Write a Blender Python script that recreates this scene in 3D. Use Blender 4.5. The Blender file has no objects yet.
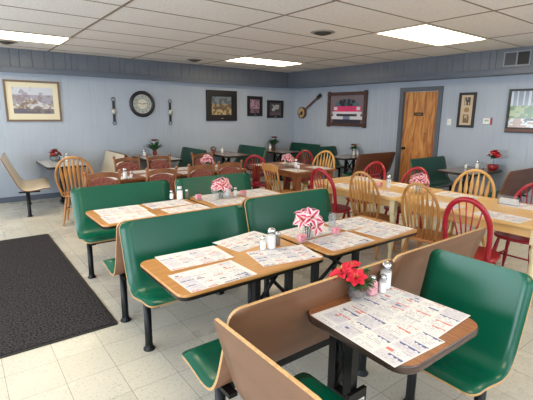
import bpy, math, random
from mathutils import Vector, Matrix
random.seed(7)
PI = math.pi
S = bpy.context.scene
COL = S.collection

# ---------------------------------------------------------------- camera
F, YAW, PITCH, ROLL, CAMZ = 407.9, 0.648556, 0.208816, 0.0110496, 1.669
cd = bpy.data.cameras.new('camera'); cam = bpy.data.objects.new('camera', cd); COL.objects.link(cam)
cd.sensor_width = 36; cd.lens = F / 533 * 36; cd.clip_start = 0.02
f = Vector((math.sin(YAW)*math.cos(PITCH), math.cos(YAW)*math.cos(PITCH), -math.sin(PITCH)))
r = Vector((math.cos(YAW), -math.sin(YAW), 0)); u = r.cross(f)
r2 = math.cos(ROLL)*r + math.sin(ROLL)*u; u2 = -math.sin(ROLL)*r + math.cos(ROLL)*u
cam.matrix_world = Matrix(((r2.x, u2.x, -f.x, 0), (r2.y, u2.y, -f.y, 0), (r2.z, u2.z, -f.z, CAMZ), (0, 0, 0, 1)))
S.camera = cam
S.view_settings.view_transform = 'Standard'; S.view_settings.look = 'None'
S.view_settings.gamma = 1; S.view_settings.use_curve_mapping = False
S.view_settings.exposure = 0.0

# ---------------------------------------------------------------- light
WORLD_STRENGTH, WINDOW_POWER = 1.5, 104
w = bpy.data.worlds.new('sky'); S.world = w; w.use_nodes = True
w.node_tree.nodes['Background'].inputs[0].default_value = (0.72, 0.86, 1.0, 1)
w.node_tree.nodes['Background'].inputs[1].default_value = WORLD_STRENGTH
XW, YW, XS, YS, ZC, XL, YB = 7.6, 8.8, 7.2, 8.6, 2.729, -2.6, -1.9     # walls, soffit faces, ceiling, left, back
WINDOWS_LEFT = [(-0.9, 1.5), (2.1, 4.5), (5.1, 7.5)]
WINDOWS_BACK = [(-2.1, 0.3), (0.9, 3.3), (3.9, 6.3)]
def area(name, loc, size, rot, power, color):
    l = bpy.data.lights.new(name, 'AREA'); l.shape = 'RECTANGLE'; l.size, l.size_y = size
    l.energy = power; l.color = color
    o = bpy.data.objects.new(name, l); COL.objects.link(o); o.location = loc; o.rotation_euler = rot
    return o
for a, b in WINDOWS_LEFT:      # daylight through each window
    area('window_daylight', (XL-0.15, (a+b)/2, 1.55), (1.3, b-a-0.1), (0, -PI/2, 0), WINDOW_POWER, (0.80, 0.91, 1.0))
for a, b in WINDOWS_BACK:
    area('window_daylight', ((a+b)/2, YB-0.15, 1.55), (b-a-0.1, 1.3), (PI/2, 0, 0), WINDOW_POWER*0.42, (0.82, 0.92, 1.0))

# ---------------------------------------------------------------- materials
def lin(c):
    return tuple((v/255/12.92 if v/255 <= .04045 else ((v/255+.055)/1.055)**2.4) for v in c)
MATS = {}
def mat(name, rgb, rough=.5, metal=0, noise=None, spec=.5, trans=0, emit=0, bump=0, coat=0, obj=False):
    """noise = (second colour, scale, (sx,sy,sz), detail)"""
    if name in MATS: return MATS[name]
    m = bpy.data.materials.new(name); m.use_nodes = True; nt = m.node_tree; b = nt.nodes['Principled BSDF']
    c = (*lin(rgb), 1)
    b.inputs['Base Color'].default_value = c; b.inputs['Roughness'].default_value = rough
    b.inputs['Metallic'].default_value = metal; b.inputs['Specular IOR Level'].default_value = spec
    b.inputs['Transmission Weight'].default_value = trans; b.inputs['Coat Weight'].default_value = coat
    if trans: b.inputs['IOR'].default_value = 1.3
    if emit:
        b.inputs['Emission Color'].default_value = c; b.inputs['Emission Strength'].default_value = emit
    if noise or bump:
        tc = nt.nodes.new('ShaderNodeTexCoord'); mp = nt.nodes.new('ShaderNodeMapping'); no = nt.nodes.new('ShaderNodeTexNoise')
        nt.links.new(tc.outputs['Object'], mp.inputs[0]); nt.links.new(mp.outputs[0], no.inputs[0])
        n = noise or (rgb, 40, (1, 1, 1), 3)
        mp.inputs['Scale'].default_value = n[2]; no.inputs['Scale'].default_value = n[1]; no.inputs['Detail'].default_value = n[3]
        if noise:
            cr = nt.nodes.new('ShaderNodeValToRGB'); cr.color_ramp.elements[0].position = .35; cr.color_ramp.elements[1].position = .65
            cr.color_ramp.elements[0].color = c; cr.color_ramp.elements[1].color = (*lin(n[0]), 1)
            nt.links.new(no.outputs[0], cr.inputs[0]); nt.links.new(cr.outputs[0], b.inputs['Base Color'])
        if bump:
            bp = nt.nodes.new('ShaderNodeBump'); bp.inputs['Strength'].default_value = bump; bp.inputs['Distance'].default_value = .01
            nt.links.new(no.outputs[0], bp.inputs['Height']); nt.links.new(bp.outputs[0], b.inputs['Normal'])
    MATS[name] = m
    return m
WALL = mat('wall_paint', (164, 173, 187), .28, noise=((158, 167, 182), 1.2, (1, 1, 1), 2))
SOFF = mat('shaded_soffit_paint', (98, 103, 112), .4, noise=((91, 96, 105), 1.5, (1, 1, 1), 2))  # darker copy of the wall paint, the soffit's shade put into its colour
TRIM = mat('trim_paint', (84, 92, 106), .4)
DTRIM = mat('door_frame_paint', (84, 90, 100), .4)
GREEN = mat('green_laminate', (0, 84, 62), .27, noise=((0, 78, 57), 3, (1, 1, 1), 3), spec=.4)
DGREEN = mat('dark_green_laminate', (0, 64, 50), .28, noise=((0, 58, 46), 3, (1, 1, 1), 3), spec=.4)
BROWN = mat('brown_laminate', (122, 84, 62), .36, noise=((113, 77, 56), 5, (.4, .4, 3), 4))
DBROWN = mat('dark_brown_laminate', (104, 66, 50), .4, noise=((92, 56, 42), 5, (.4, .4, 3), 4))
BEIGE = mat('beige_laminate', (198, 186, 166), .35, noise=((190, 177, 157), 4, (1, 1, 1), 3))
PLY = mat('plywood_edge', (198, 160, 112), .45, noise=((180, 138, 90), 60, (1, 1, 6), 2))
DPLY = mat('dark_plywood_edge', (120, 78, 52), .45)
BLACK = mat('black_steel', (12, 12, 14), .4, spec=.3)
OAKTOP = mat('oak_laminate', (192, 138, 78), .3, noise=((172, 118, 62), 4, (1.2, 14, 1), 5))
WALTOP = mat('walnut_laminate', (158, 102, 62), .28, noise=((126, 78, 46), 4, (14, 1.2, 1), 5))
GREYTOP = mat('grey_laminate', (188, 188, 192), .22)
DTOP = mat('dark_walnut_laminate', (130, 106, 92), .18, noise=((112, 90, 78), 4, (1, 12, 1), 4))
EDGE = mat('dark_edge_band', (34, 24, 22), .3)
OAK = mat('oak_wood', (188, 134, 76), .35, noise=((160, 106, 56), 9, (1, 1, .25), 3))
HONEY = mat('honey_wood', (214, 165, 96), .35, noise=((196, 144, 78), 9, (1, 1, .25), 3))
PINE = mat('pine_wood', (226, 188, 128), .3, noise=((208, 164, 100), 3, (8, .7, 1), 5))
CREAM = mat('cream_painted_wood', (226, 212, 172), .45)
REDW = mat('red_painted_wood', (156, 18, 38), .3)
WOODC = mat('chair_frame_wood', (142, 90, 56), .4, noise=((120, 72, 42), 9, (1, 1, .25), 3))
BURG = mat('burgundy_patterned_fabric', (120, 48, 52), .9, noise=((160, 110, 92), 55, (1, 1, 1), 3), spec=.2)
TBROWN = mat('table_brown_wood', (150, 92, 52), .35, noise=((124, 72, 40), 4, (6, 1, 1), 4))
PAPER = mat('paper_white', (226, 223, 222), .6); PBLUE = mat('paper_blue', (84, 94, 142), .6)
PRED = mat('paper_red', (206, 122, 112), .6); PGREY = mat('paper_grey', (182, 180, 190), .6); PPALE = mat('paper_pale', (208, 204, 212), .6)
PAPERS = [PAPER, PBLUE, PRED, PGREY, PPALE]
GLASS = mat('clear_glass', (190, 198, 205), .04)
GLASS.node_tree.nodes['Principled BSDF'].inputs['Alpha'].default_value = .13
CHROME = mat('chrome', (205, 207, 212), .2, metal=1)
SALT = mat('white_granules', (240, 240, 240), .8)
PINK = mat('pink_paper', (216, 120, 140), .7, noise=((240, 180, 190), 60, (1, 1, 1), 2))
PETALW = mat('white_petal', (240, 200, 206), .7); PETALP = mat('pink_petal', (196, 56, 86), .7)
PETALR = mat('red_petal', (200, 24, 50), .7); LEAF = mat('leaf_green', (38, 84, 42), .6, noise=((66, 104, 56), 40, (1, 1, 1), 2))
CONE = mat('pine_cone_brown', (96, 66, 46), .8); DRED = mat('dark_red_petal', (140, 30, 40), .7)
POTRED = mat('red_foil', (140, 30, 34), .4)
BLK = mat('black_frame', (26, 22, 24), .35); WFRAME = mat('bronze_frame', (110, 88, 66), .35); RUSTIC = mat('rustic_wood_frame', (78, 52, 48), .6, noise=((60, 40, 38), 12, (1, 1, 1), 3))
WHITEP = mat('white_plastic', (226, 228, 226), .4); CREAMM = mat('cream_mat_board', (214, 206, 182), .7)
CARPET = mat('charcoal_carpet', (72, 68, 70), .95, noise=((22, 20, 22), 70, (1, 1, 1), 2), spec=.1, bump=.4)
RUBBER = mat('black_rubber', (24, 24, 26), .6)
GOLD = mat('brass', (190, 150, 80), .3, metal=1)

# ---------------------------------------------------------------- mesh builder
class MB:
    def __init__(s): s.v, s.f, s.m, s.s = [], [], [], []
    def add(s, vs, fs, mi=0, smooth=False):
        n = len(s.v); s.v += [tuple(x) for x in vs]
        for q in fs: s.f.append([n+i for i in q]); s.m.append(mi); s.s.append(smooth)
    def box(s, c, d, mi=0, rot=None):
        vs = [Vector((x*d[0]/2, y*d[1]/2, z*d[2]/2)) for x in (-1, 1) for y in (-1, 1) for z in (-1, 1)]
        if rot is not None: vs = [rot @ q for q in vs]
        s.add([q+Vector(c) for q in vs], [(0, 1, 3, 2), (4, 6, 7, 5), (0, 4, 5, 1), (2, 3, 7, 6), (0, 2, 6, 4), (1, 5, 7, 3)], mi)
    def tube(s, pts, rad, seg=8, mi=0, closed=False, flat=1.0):
        pts = [Vector(p) for p in pts]; n = len(pts)
        rads = rad if isinstance(rad, (list, tuple)) else [rad]*n
        vs = []; ref = None
        for i, p in enumerate(pts):
            if closed: t = pts[(i+1) % n]-pts[i-1]
            else: t = pts[min(i+1, n-1)]-pts[max(i-1, 0)]
            t.normalize()
            if ref is None:
                ref = Vector((0, 0, 1)) if abs(t.z) < .9 else Vector((0, 1, 0))
            a = t.cross(ref).normalized(); b = a.cross(t).normalized(); ref = b
            for k in range(seg):
                an = 2*PI*k/seg
                vs.append(p+a*math.cos(an)*rads[i]+b*math.sin(an)*rads[i]*flat)
        fs = []
        for i in range(n if closed else n-1):
            j = (i+1) % n
            for k in range(seg):
                l = (k+1) % seg; fs.append((i*seg+k, i*seg+l, j*seg+l, j*seg+k))
        s.add(vs, fs, mi, True)
        if not closed:
            m = len(s.v)-len(vs)
            s.f.append([m+k for k in range(seg)][::-1]); s.m.append(mi); s.s.append(False)
            s.f.append([m+(n-1)*seg+k for k in range(seg)]); s.m.append(mi); s.s.append(False)
    def lathe(s, prof, c=(0, 0, 0), seg=16, mi=0):
        vs = [(c[0]+r_*math.cos(2*PI*k/seg), c[1]+r_*math.sin(2*PI*k/seg), c[2]+z) for r_, z in prof for k in range(seg)]
        fs = [(i*seg+k, i*seg+(k+1) % seg, (i+1)*seg+(k+1) % seg, (i+1)*seg+k) for i in range(len(prof)-1) for k in range(seg)]
        s.add(vs, fs, mi, True)
        m = len(s.v)-len(vs)
        s.f.append([m+k for k in range(seg)][::-1]); s.m.append(mi); s.s.append(False)
        s.f.append([m+(len(prof)-1)*seg+k for k in range(seg)]); s.m.append(mi); s.s.append(False)
    def prism(s, out, z0, z1, mi_top=0, mi_side=0, bev=0.0):
        n = len(out); cx = sum(p[0] for p in out)/n; cy = sum(p[1] for p in out)/n
        def ring(z, ins):
            res = []
            for x, y in out:
                d = math.hypot(x-cx, y-cy); k = (d-ins)/d if d else 1
                res.append((cx+(x-cx)*k, cy+(y-cy)*k, z))
            return res
        rings = [ring(z0, bev), ring(z0+bev, 0), ring(z1-bev, 0), ring(z1, bev)] if bev else [ring(z0, 0), ring(z1, 0)]
        vs = [p for q in rings for p in q]
        s.add(vs, [(i*n+k, i*n+(k+1) % n, (i+1)*n+(k+1) % n, (i+1)*n+k) for i in range(len(rings)-1) for k in range(n)], mi_side, False)
        m = len(s.v)-len(vs)
        s.f.append([m+k for k in range(n)][::-1]); s.m.append(mi_side); s.s.append(False)
        s.f.append([m+(len(rings)-1)*n+k for k in range(n)]); s.m.append(mi_top); s.s.append(False)
    def rod(s, a, b, ra, rb=None, seg=8, mi=0): s.tube([a, b], [ra, ra if rb is None else rb], seg, mi)
    def blob(s, c, r3, mi=0, seg=10, rings=6, rot=None):
        vs = []; fs = []
        for i in range(rings+1):
            th = PI*i/rings
            for k in range(seg):
                q = Vector((r3[0]*math.sin(th)*math.cos(2*PI*k/seg), r3[1]*math.sin(th)*math.sin(2*PI*k/seg), r3[2]*math.cos(th)))
                if rot is not None: q = rot @ q
                vs.append(q+Vector(c))
        for i in range(rings):
            for k in range(seg): fs.append((i*seg+k, (i+1)*seg+k, (i+1)*seg+(k+1) % seg, i*seg+(k+1) % seg))
        s.add(vs, fs, mi, True)
    def build(s, name, mats, parent=None):
        me = bpy.data.meshes.new(name); me.from_pydata(s.v, [], s.f)
        for m in (mats if isinstance(mats, (list, tuple)) else [mats]): me.materials.append(m)
        me.polygons.foreach_set('material_index', s.m); me.polygons.foreach_set('use_smooth', s.s)
        me.validate(); me.update()
        o = bpy.data.objects.new(name, me); COL.objects.link(o)
        if parent: o.parent = parent
        return o
def rrect(w_, d, rad, seg=6, cx=0, cy=0):
    out = []
    for sx, sy, a0 in ((1, 1, 0), (-1, 1, PI/2), (-1, -1, PI), (1, -1, 1.5*PI)):
        for k in range(seg+1):
            a = a0+PI/2*k/seg; out.append((cx+sx*(w_/2-rad)+rad*math.cos(a), cy+sy*(d/2-rad)+rad*math.sin(a)))
    return out
def tag(o, label, cat, group=None, kind=None):
    o['label'] = label; o['category'] = cat
    if group: o['group'] = group
    if kind: o['kind'] = kind
    return o
def thing(name, loc=(0, 0, 0), rz=0):
    o = bpy.data.objects.new(name, None); COL.objects.link(o); o.location = loc; o.rotation_euler = (0, 0, rz); o.empty_display_size = .05
    return o
def struct(o): o['kind'] = 'structure'; return o
def kids(o): return [c for c in COL.objects if c.parent == o]
def dup(o, parent=None):
    c = o.copy(); COL.objects.link(c)
    if parent: c.parent = parent
    for ch in kids(o): dup(ch, c)
    return c
PROTO = {}
def place(key, maker, loc, rz, label, cat, group=None):
    """the first call moves the prototype itself, later calls copy it with its parts"""
    if key in PROTO: o = dup(PROTO[key])
    else: o = PROTO[key] = maker()
    o.location = loc; o.rotation_euler = (0, 0, rz)
    if 'group' in o.keys(): del o['group']
    return tag(o, label, cat, group)
FACE = {'+Y': 0, '-Y': PI, '+X': -PI/2, '-X': PI/2}

# ---------------------------------------------------------------- floor and ceiling
def floor_material():
    m = bpy.data.materials.new('vinyl_floor_tiles'); m.use_nodes = True; nt = m.node_tree; b = nt.nodes['Principled BSDF']
    tc = nt.nodes.new('ShaderNodeTexCoord'); mp = nt.nodes.new('ShaderNodeMapping')
    mp.inputs['Location'].default_value = (-0.074, -2.547 + .3048*9, 0)
    br = nt.nodes.new('ShaderNodeTexBrick'); br.offset = 0; br.squash = 1
    br.inputs['Scale'].default_value = 1; br.inputs['Brick Width'].default_value = .3048; br.inputs['Row Height'].default_value = .3048
    br.inputs['Mortar Size'].default_value = .0016; br.inputs['Mortar Smooth'].default_value = .2
    br.inputs['Color1'].default_value = (*lin((202, 197, 184)), 1); br.inputs['Color2'].default_value = (*lin((190, 185, 173)), 1)
    br.inputs['Mortar'].default_value = (*lin((108, 104, 96)), 1)
    no = nt.nodes.new('ShaderNodeTexNoise'); no.inputs['Scale'].default_value = 55; no.inputs['Detail'].default_value = 4
    cr = nt.nodes.new('ShaderNodeValToRGB'); cr.color_ramp.elements[0].position = .34; cr.color_ramp.elements[1].position = .46
    cr.color_ramp.elements[0].color = (.80, .79, .77, 1); cr.color_ramp.elements[1].color = (1, 1, 1, 1)
    mx = nt.nodes.new('ShaderNodeMix'); mx.data_type = 'RGBA'; mx.blend_type = 'MULTIPLY'; mx.inputs['Factor'].default_value = 1
    n2 = nt.nodes.new('ShaderNodeTexNoise'); n2.inputs['Scale'].default_value = 1.6; n2.inputs['Detail'].default_value = 5
    mr = nt.nodes.new('ShaderNodeMapRange'); mr.inputs['To Min'].default_value = .16; mr.inputs['To Max'].default_value = .42
    L = nt.links.new
    L(tc.outputs['Object'], mp.inputs[0]); L(mp.outputs[0], br.inputs[0]); L(tc.outputs['Object'], no.inputs[0]); L(tc.outputs['Object'], n2.inputs[0])
    L(no.outputs[0], cr.inputs[0]); L(br.outputs[0], mx.inputs['A']); L(cr.outputs[0], mx.inputs['B']); L(mx.outputs['Result'], b.inputs['Base Color'])
    L(n2.outputs[0], mr.inputs[0]); L(mr.outputs[0], b.inputs['Roughness'])
    return m
b = MB(); b.box(((XL+XW)/2, (YB+YW)/2, -.06), (XW-XL+.6, YW-YB+.6, .12)); struct(b.build('floor', floor_material()))
CEIL = mat('ceiling_tile', (236, 230, 224), .9, noise=((220, 212, 206), 60, (1, 1, 1), 4), spec=.1, bump=.3)
b = MB(); b.box(((XL+XW)/2, (YB+YW)/2, ZC+.06), (XW-XL+.6, YW-YB+.6, .12)); struct(b.build('ceiling', CEIL))
TBAR = mat('ceiling_grid_metal', (128, 108, 88), .5)
b = MB(); x = 1.518-1.524*2
GX = []
while x < XS: GX.append(x); x += 1.524
y = 4.478-.762*8; GY = []
while y < YS: GY.append(y); y += .762
for x in GX:
    if x > XL: b.box((x, (YB+YS)/2, ZC-.002), (.026, YS-YB, .005))
for y in GY:
    b.box(((XL+XS)/2, y, ZC-.0015), (XS-XL, .018, .004))
struct(b.build('trim_1', TBAR))

# ---------------------------------------------------------------- walls with V-groove panelling
def panelled(name, p0, p1, z0, z1, out, thick, m, seed=1, depth=.0035, holes=()):
    """slab from p0 to p1 whose room-side face carries vertical grooves; holes=(t0,t1,za,zb)"""
    rnd = random.Random(seed); p0 = Vector(p0); p1 = Vector(p1); L_ = (p1-p0).length; d = (p1-p0)/L_; o_ = Vector(out)
    ts = [0]; t = .05; gr = []
    cuts = sorted(set([h[0] for h in holes]+[h[1] for h in holes]))
    while t < L_-.05:
        if all(abs(t-c) > .03 for c in cuts): gr.append(t)
        t += rnd.choice((.10, .14, .20, .20, .10))
    prof = [(0, 0)]
    allp = sorted([(g, 'g') for g in gr]+[(c, 'c') for c in cuts])
    for g, k in allp:
        if k == 'g': prof += [(g-.006, 0), (g, -depth), (g+.006, 0)]
        else: prof.append((g, 0))
    prof.append((L_, 0))
    b = MB()
    for i in range(len(prof)-1):
        t0, d0 = prof[i]; t1, d1 = prof[i+1]; mid = (t0+t1)/2
        spans = [(z0, z1)]
        for h in holes:
            if h[0] < mid < h[1]: spans = [s_ for s_ in ((z0, h[2]), (h[3], z1)) if s_[1]-s_[0] > .001]
        for za, zb in spans:
            q = [p0+d*t0+o_*d0, p0+d*t1+o_*d1, p0+d*t1-o_*thick, p0+d*t0-o_*thick]
            vs = [(v.x, v.y, z) for z in (za, zb) for v in q]
            b.add(vs, [(0, 1, 5, 4), (2, 3, 7, 6), (4, 5, 6, 7), (3, 2, 1, 0)])
            if any(abs(t0-c) < 1e-6 for c in cuts) or i == 0: b.add([vs[0], vs[3], vs[7], vs[4]], [(0, 1, 2, 3)])
            if any(abs(t1-c) < 1e-6 for c in cuts) or i == len(prof)-2: b.add([vs[1], vs[2], vs[6], vs[5]], [(0, 1, 2, 3)])
    return struct(b.build(name, m))
panelled('wall_back', (XL-.12, YW, 0), (XW+.12, YW, 0), 0, ZC, (0, -1, 0), .12, WALL, 3)
D0, D1, DZ = 4.44, 5.36, 2.20                       # door (outer frame) on the right wall
panelled('wall_right', (XW, YB-.12, 0), (XW, YW, 0), 0, ZC, (-1, 0, 0), .12, WALL, 5, holes=[(D0+.06-(YB-.12), D1-.06-(YB-.12), -1, DZ-.05)])
panelled('wall_left', (XL, YB-.12, 0), (XL, YW, 0), 0, ZC, (1, 0, 0), .12, WALL, 8, holes=[(a-(YB-.12), c-(YB-.12), .85, 2.25) for a, c in WINDOWS_LEFT])
panelled('wall_front', (XL, YB, 0), (XW, YB, 0), 0, ZC, (0, 1, 0), .12, WALL, 9, holes=[(a-XL, c-XL, .85, 2.25) for a, c in WINDOWS_BACK])
# soffit band along two walls
panelled('trim_2', (XL, YS, 0), (XS, YS, 0), 2.34, ZC-.001, (0, -1, 0), YW-YS-.008, SOFF, 13, depth=.008)
panelled('trim_3', (XS, YB, 0), (XS, YS, 0), 2.34, ZC-.001, (-1, 0, 0), XW-XS-.008, SOFF, 17, depth=.008)
b = MB(); b.box(((XL+XS)/2, YS-.012, 2.375), (XS-XL, .024, .09)); b.box(((XL+XS)/2, YS-.02, 2.42), (XS-XL, .04, .015)); struct(b.build('trim_4', TRIM))
b = MB(); b.box((XS-.012, (YB+YS)/2-.02, 2.375), (.024, YS-YB-.04, .09)); b.box((XS-.02, (YB+YS)/2-.03, 2.42), (.04, YS-YB-.06, .015)); struct(b.build('trim_5', TRIM))
b = MB(); b.box(((XL+XW)/2, YW-.008, .05), (XW-XL, .016, .10)); struct(b.build('baseboard_back', TRIM))
b = MB(); b.box((XW-.008, (YB+D0)/2, .05), (.016, D0-YB-.02, .10)); b.box((XW-.008, (YW+D1)/2, .05), (.016, YW-D1-.06, .10)); struct(b.build('baseboard_right', TRIM))
# windows on the unseen sides that let the daylight in
n = 1
for side, wins in (('L', WINDOWS_LEFT), ('B', WINDOWS_BACK)):
    for a, c in wins:
        b = MB(); mid = (a+c)/2
        def bb(t, z, dt, dz, th=.06):
            if side == 'L': b.box((XL-.04, t, z), (th, dt, dz))
            else: b.box((t, YB-.04, z), (dt, th, dz))
        bb(a+.02, 1.55, .04, 1.4); bb(c-.02, 1.55, .04, 1.4); bb(mid, .87, c-a, .04); bb(mid, 2.23, c-a, .04); bb(mid, 1.55, .035, 1.36)
        wf = struct(b.build('window_%d' % n, WHITEP)); n += 1
# door
b = MB()
for yy in (D0+.03, D1-.03): b.box((XW-.012, yy, DZ/2), (.05, .085, DZ))
b.box((XW-.013, (D0+D1)/2, DZ-.02), (.056, D1-D0+.029, .087))
b.box((XW+.055, D0+.075, DZ/2-.03), (.1, .02, DZ-.06)); b.box((XW+.055, D1-.075, DZ/2-.03), (.1, .02, DZ-.06))
struct(b.build('trim_6', DTRIM))
def door_material():
    m = bpy.data.materials.new('knotty_door_wood'); m.use_nodes = True; nt = m.node_tree; b_ = nt.nodes['Principled BSDF']; b_.inputs['Roughness'].default_value = .4
    tc = nt.nodes.new('ShaderNodeTexCoord'); mp = nt.nodes.new('ShaderNodeMapping'); mp.inputs['Scale'].default_value = (1, 3.4, .55)
    no = nt.nodes.new('ShaderNodeTexNoise'); no.inputs['Scale'].default_value = 2.4; no.inputs['Detail'].default_value = 8; no.inputs['Distortion'].default_value = 1.5
    cr = nt.nodes.new('ShaderNodeValToRGB'); e = cr.color_ramp.elements
    e[0].position = .32; e[0].color = (*lin((136, 80, 42)), 1); e[1].position = .68; e[1].color = (*lin((206, 150, 88)), 1)
    k = e.new(.5); k.color = (*lin((186, 122, 64)), 1)
    L = nt.links.new; L(tc.outputs['Object'], mp.inputs[0]); L(mp.outputs[0], no.inputs[0]); L(no.outputs[0], cr.inputs[0]); L(cr.outputs[0], b_.inputs['Base Color'])
    return m
b = MB(); b.box((XW+.035, (D0+D1)/2, (DZ-.06)/2), (.04, D1-D0-.17, DZ-.07)); door = struct(b.build('door_1', door_material()))
b = MB(); kx, ky = XW-.02, D1-.155
b.tube([(XW+.015, ky, .98), (XW+.005, ky, .98), (XW-.005, ky, .98), (XW-.03, ky, .98), (XW-.045, ky, .98), (XW-.06, ky, .98), (XW-.066, ky, .98)], [.03, .03, .012, .012, .026, .026, .014], 12)
b.build('door_knob', mat('dark_bronze', (60, 48, 40), .3, metal=1), door)
b = MB(); b.box((XW+.011, 4.93, 1.69), (.008, .20, .065), 0)
for k, dy in enumerate((-.06, -.03, 0, .03, .06)): b.box((XW+.006, 4.93+dy, 1.69), (.003, .015, .022), 1)
tag(b.build('door_sign', [BLK, GOLD]), 'small dark plaque fixed high on the wooden door', 'sign')
b = MB(); b.tube([(XW+.014, 4.76, 1.30), (XW+.006, 4.76, 1.30)], .015, 12); b.build('knot', DBROWN, door)

# ---------------------------------------------------------------- ceiling fixtures
DIFF = mat('lit_diffuser', (255, 236, 196), .6, emit=11.0)
TROF = mat('fixture_frame', (190, 180, 165), .5)
def fixture():
    r_ = thing('ceiling_light')
    b = MB()
    for sx in (-1, 1): b.box((sx*.752, 0, -.008), (.02, .762, .016))
    for sy in (-1, 1): b.box((0, sy*.371, -.008), (1.484, .02, .016))
    b.build('frame', TROF, r_)
    b = MB(); b.box((0, 0, -.005), (1.48, .72, .008)); b.build('diffuser', DIFF, r_)
    return r_
for i, (x, y, lab) in enumerate([(5.328, 3.335, 'lit rectangular ceiling panel light nearest the wooden door'), (.756, 7.145, 'lit rectangular ceiling panel light at the far left above the landscape picture'),
        (5.328, 7.145, 'lit rectangular ceiling panel light nearest the far room corner')]):
    place('fixture', fixture, (x, y, ZC), 0, lab, 'ceiling light', 'lit ceiling panels')
for x, y in ((.756, 3.335), (5.328, -.475), (.756, -.475)):
    place('fixture', fixture, (x, y, ZC), 0, 'lit rectangular ceiling panel light above the viewer, outside the picture', 'ceiling light', 'ceiling panels behind the viewer')
def vent():
    r_ = thing('ceiling_vent')
    b = MB(); b.lathe([(.16, 0), (.16, -.006), (.13, -.014), (.12, -.010), (.02, -.010)], seg=24); b.build('rim', mat('vent_rim', (150, 140, 130), .5), r_)
    b = MB()
    for rr, zz in ((.115, -.012), (.085, -.020), (.055, -.028), (.028, -.034)):
        b.lathe([(rr, zz), (rr-.004, zz-.010), (rr-.02, zz-.002)], seg=20)
    b.build('louvre', mat('vent_dark', (70, 62, 54), .6), r_)
    return r_
for x, y, l in ((.80, 7.86, 'round brown ceiling vent beside the far left light panel'), (4.075, 7.86, 'round ceiling vent above the back wall, left of the small light panel'),
                (4.03, 4.13, 'round ceiling vent in the middle of the ceiling, the largest in view')):
    place('vent', vent, (x, y, ZC), 0, l, 'vent', 'round ceiling vents')
# soffit grille
g = thing('air_grille', (XS-.002, 3.01, 2.56))
b = MB()
for dz in (-.105, .105): b.box((-.006, 0, dz), (.012, .40, .02))
for dy in (-.19, 0, .19): b.box((-.006, dy, 0), (.012, .02, .19))
b.build('frame', mat('grille_frame', (128, 132, 140), .5), g)
b = MB(); b.box((-.002, -.095, 0), (.003, .17, .19), 0); b.box((-.002, .095, 0), (.003, .17, .19), 1)
for k in range(9): b.box((-.005, .095, -.084+k*.021), (.006, .17, .006), 2)
b.build('louvre', [RUBBER, mat('grille_grey', (62, 64, 70), .6), mat('grille_slat', (78, 80, 86), .6)], g)
tag(g, 'rectangular metal air grille with one dark half in the soffit', 'vent')

# ---------------------------------------------------------------- raster pictures as flat mesh grids
def raster(name, w_, h, nx, ny, fn, mats, parent=None, plane='XZ'):
    b = MB(); vs = []
    for j in range(ny+1):
        for i in range(nx+1):
            x = -w_/2+w_*i/nx; y = -h/2+h*j/ny
            vs.append((x, 0, y) if plane == 'XZ' else (x, y, 0))
    b.v = vs
    for j in range(ny):
        for i in range(nx):
            a = j*(nx+1)+i; b.f.append([a, a+1, a+nx+2, a+nx+1]); b.m.append(fn((i+.5)/nx, (j+.5)/ny)); b.s.append(False)
    return b.build(name, mats, parent)
def cm(*cols, rough=.35): return [mat('print_%d_%d_%d' % c, c, rough) for c in cols]
def on_back(name, x, z): return thing(name, (x, YW-.001, z), 0)              # local x right, room side = -y
def on_right(name, y, z): return thing(name, (XW-.001, y, z), -PI/2)          # local x = towards the viewer (-Y), room side = -y local -> -X
def frame(parent, w_, h, fw, m, th=.03, name='frame'):
    b = MB()
    for sx in (-1, 1): b.box((sx*(w_/2-fw/2), -th/2, 0), (fw, th, h))
    for sz in (-1, 1): b.box((0, -th/2, sz*(h/2-fw/2)), (w_-2*fw, th, fw))
    b.box((0, -.004, 0), (w_-2*fw, .008, h-2*fw))
    return b.build(name, m, parent)
def noise2(seed):
    rr = random.Random(seed); g_ = [[rr.random() for _ in range(40)] for _ in range(40)]
    def f_(x, y, s):
        x *= s; y *= s; i, j = int(x) % 39, int(y) % 39; u_, v_ = x-int(x), y-int(y)
        return (g_[i][j]*(1-u_)+g_[i+1][j]*u_)*(1-v_)+(g_[i][j+1]*(1-u_)+g_[i+1][j+1]*u_)*v_
    return f_
N = noise2(3)
# landscape print
p = on_back('framed_picture', 1.23, 1.845); frame(p, .91, .735, .035, WFRAME)
b = MB(); b.box((0, -.011, 0), (.84, .004, .665)); b.build('mat_board', CREAMM, p)
def land(x, y):
    v = N(x, y, 9)*.6+N(x, y, 22)*.4
    if y > .72: return 0 if v > .35 else 1
    if y > .38+.2*math.exp(-((x-.45)/.2)**2): return 1 if v > .45 else 2
    if y > .2: return 3 if v > .52 else (4 if v > .4 else 0)
    return 5 if v > .45 else 3
q = raster('print', .66, .47, 44, 32, land, cm((188, 192, 204), (150, 148, 162), (136, 124, 132), (122, 108, 104), (166, 150, 132), (92, 88, 102)), p); q.location = (.0, -.014, .01)
tag(p, 'large framed landscape print with wide cream mat, leftmost on the back wall', 'picture')
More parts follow.
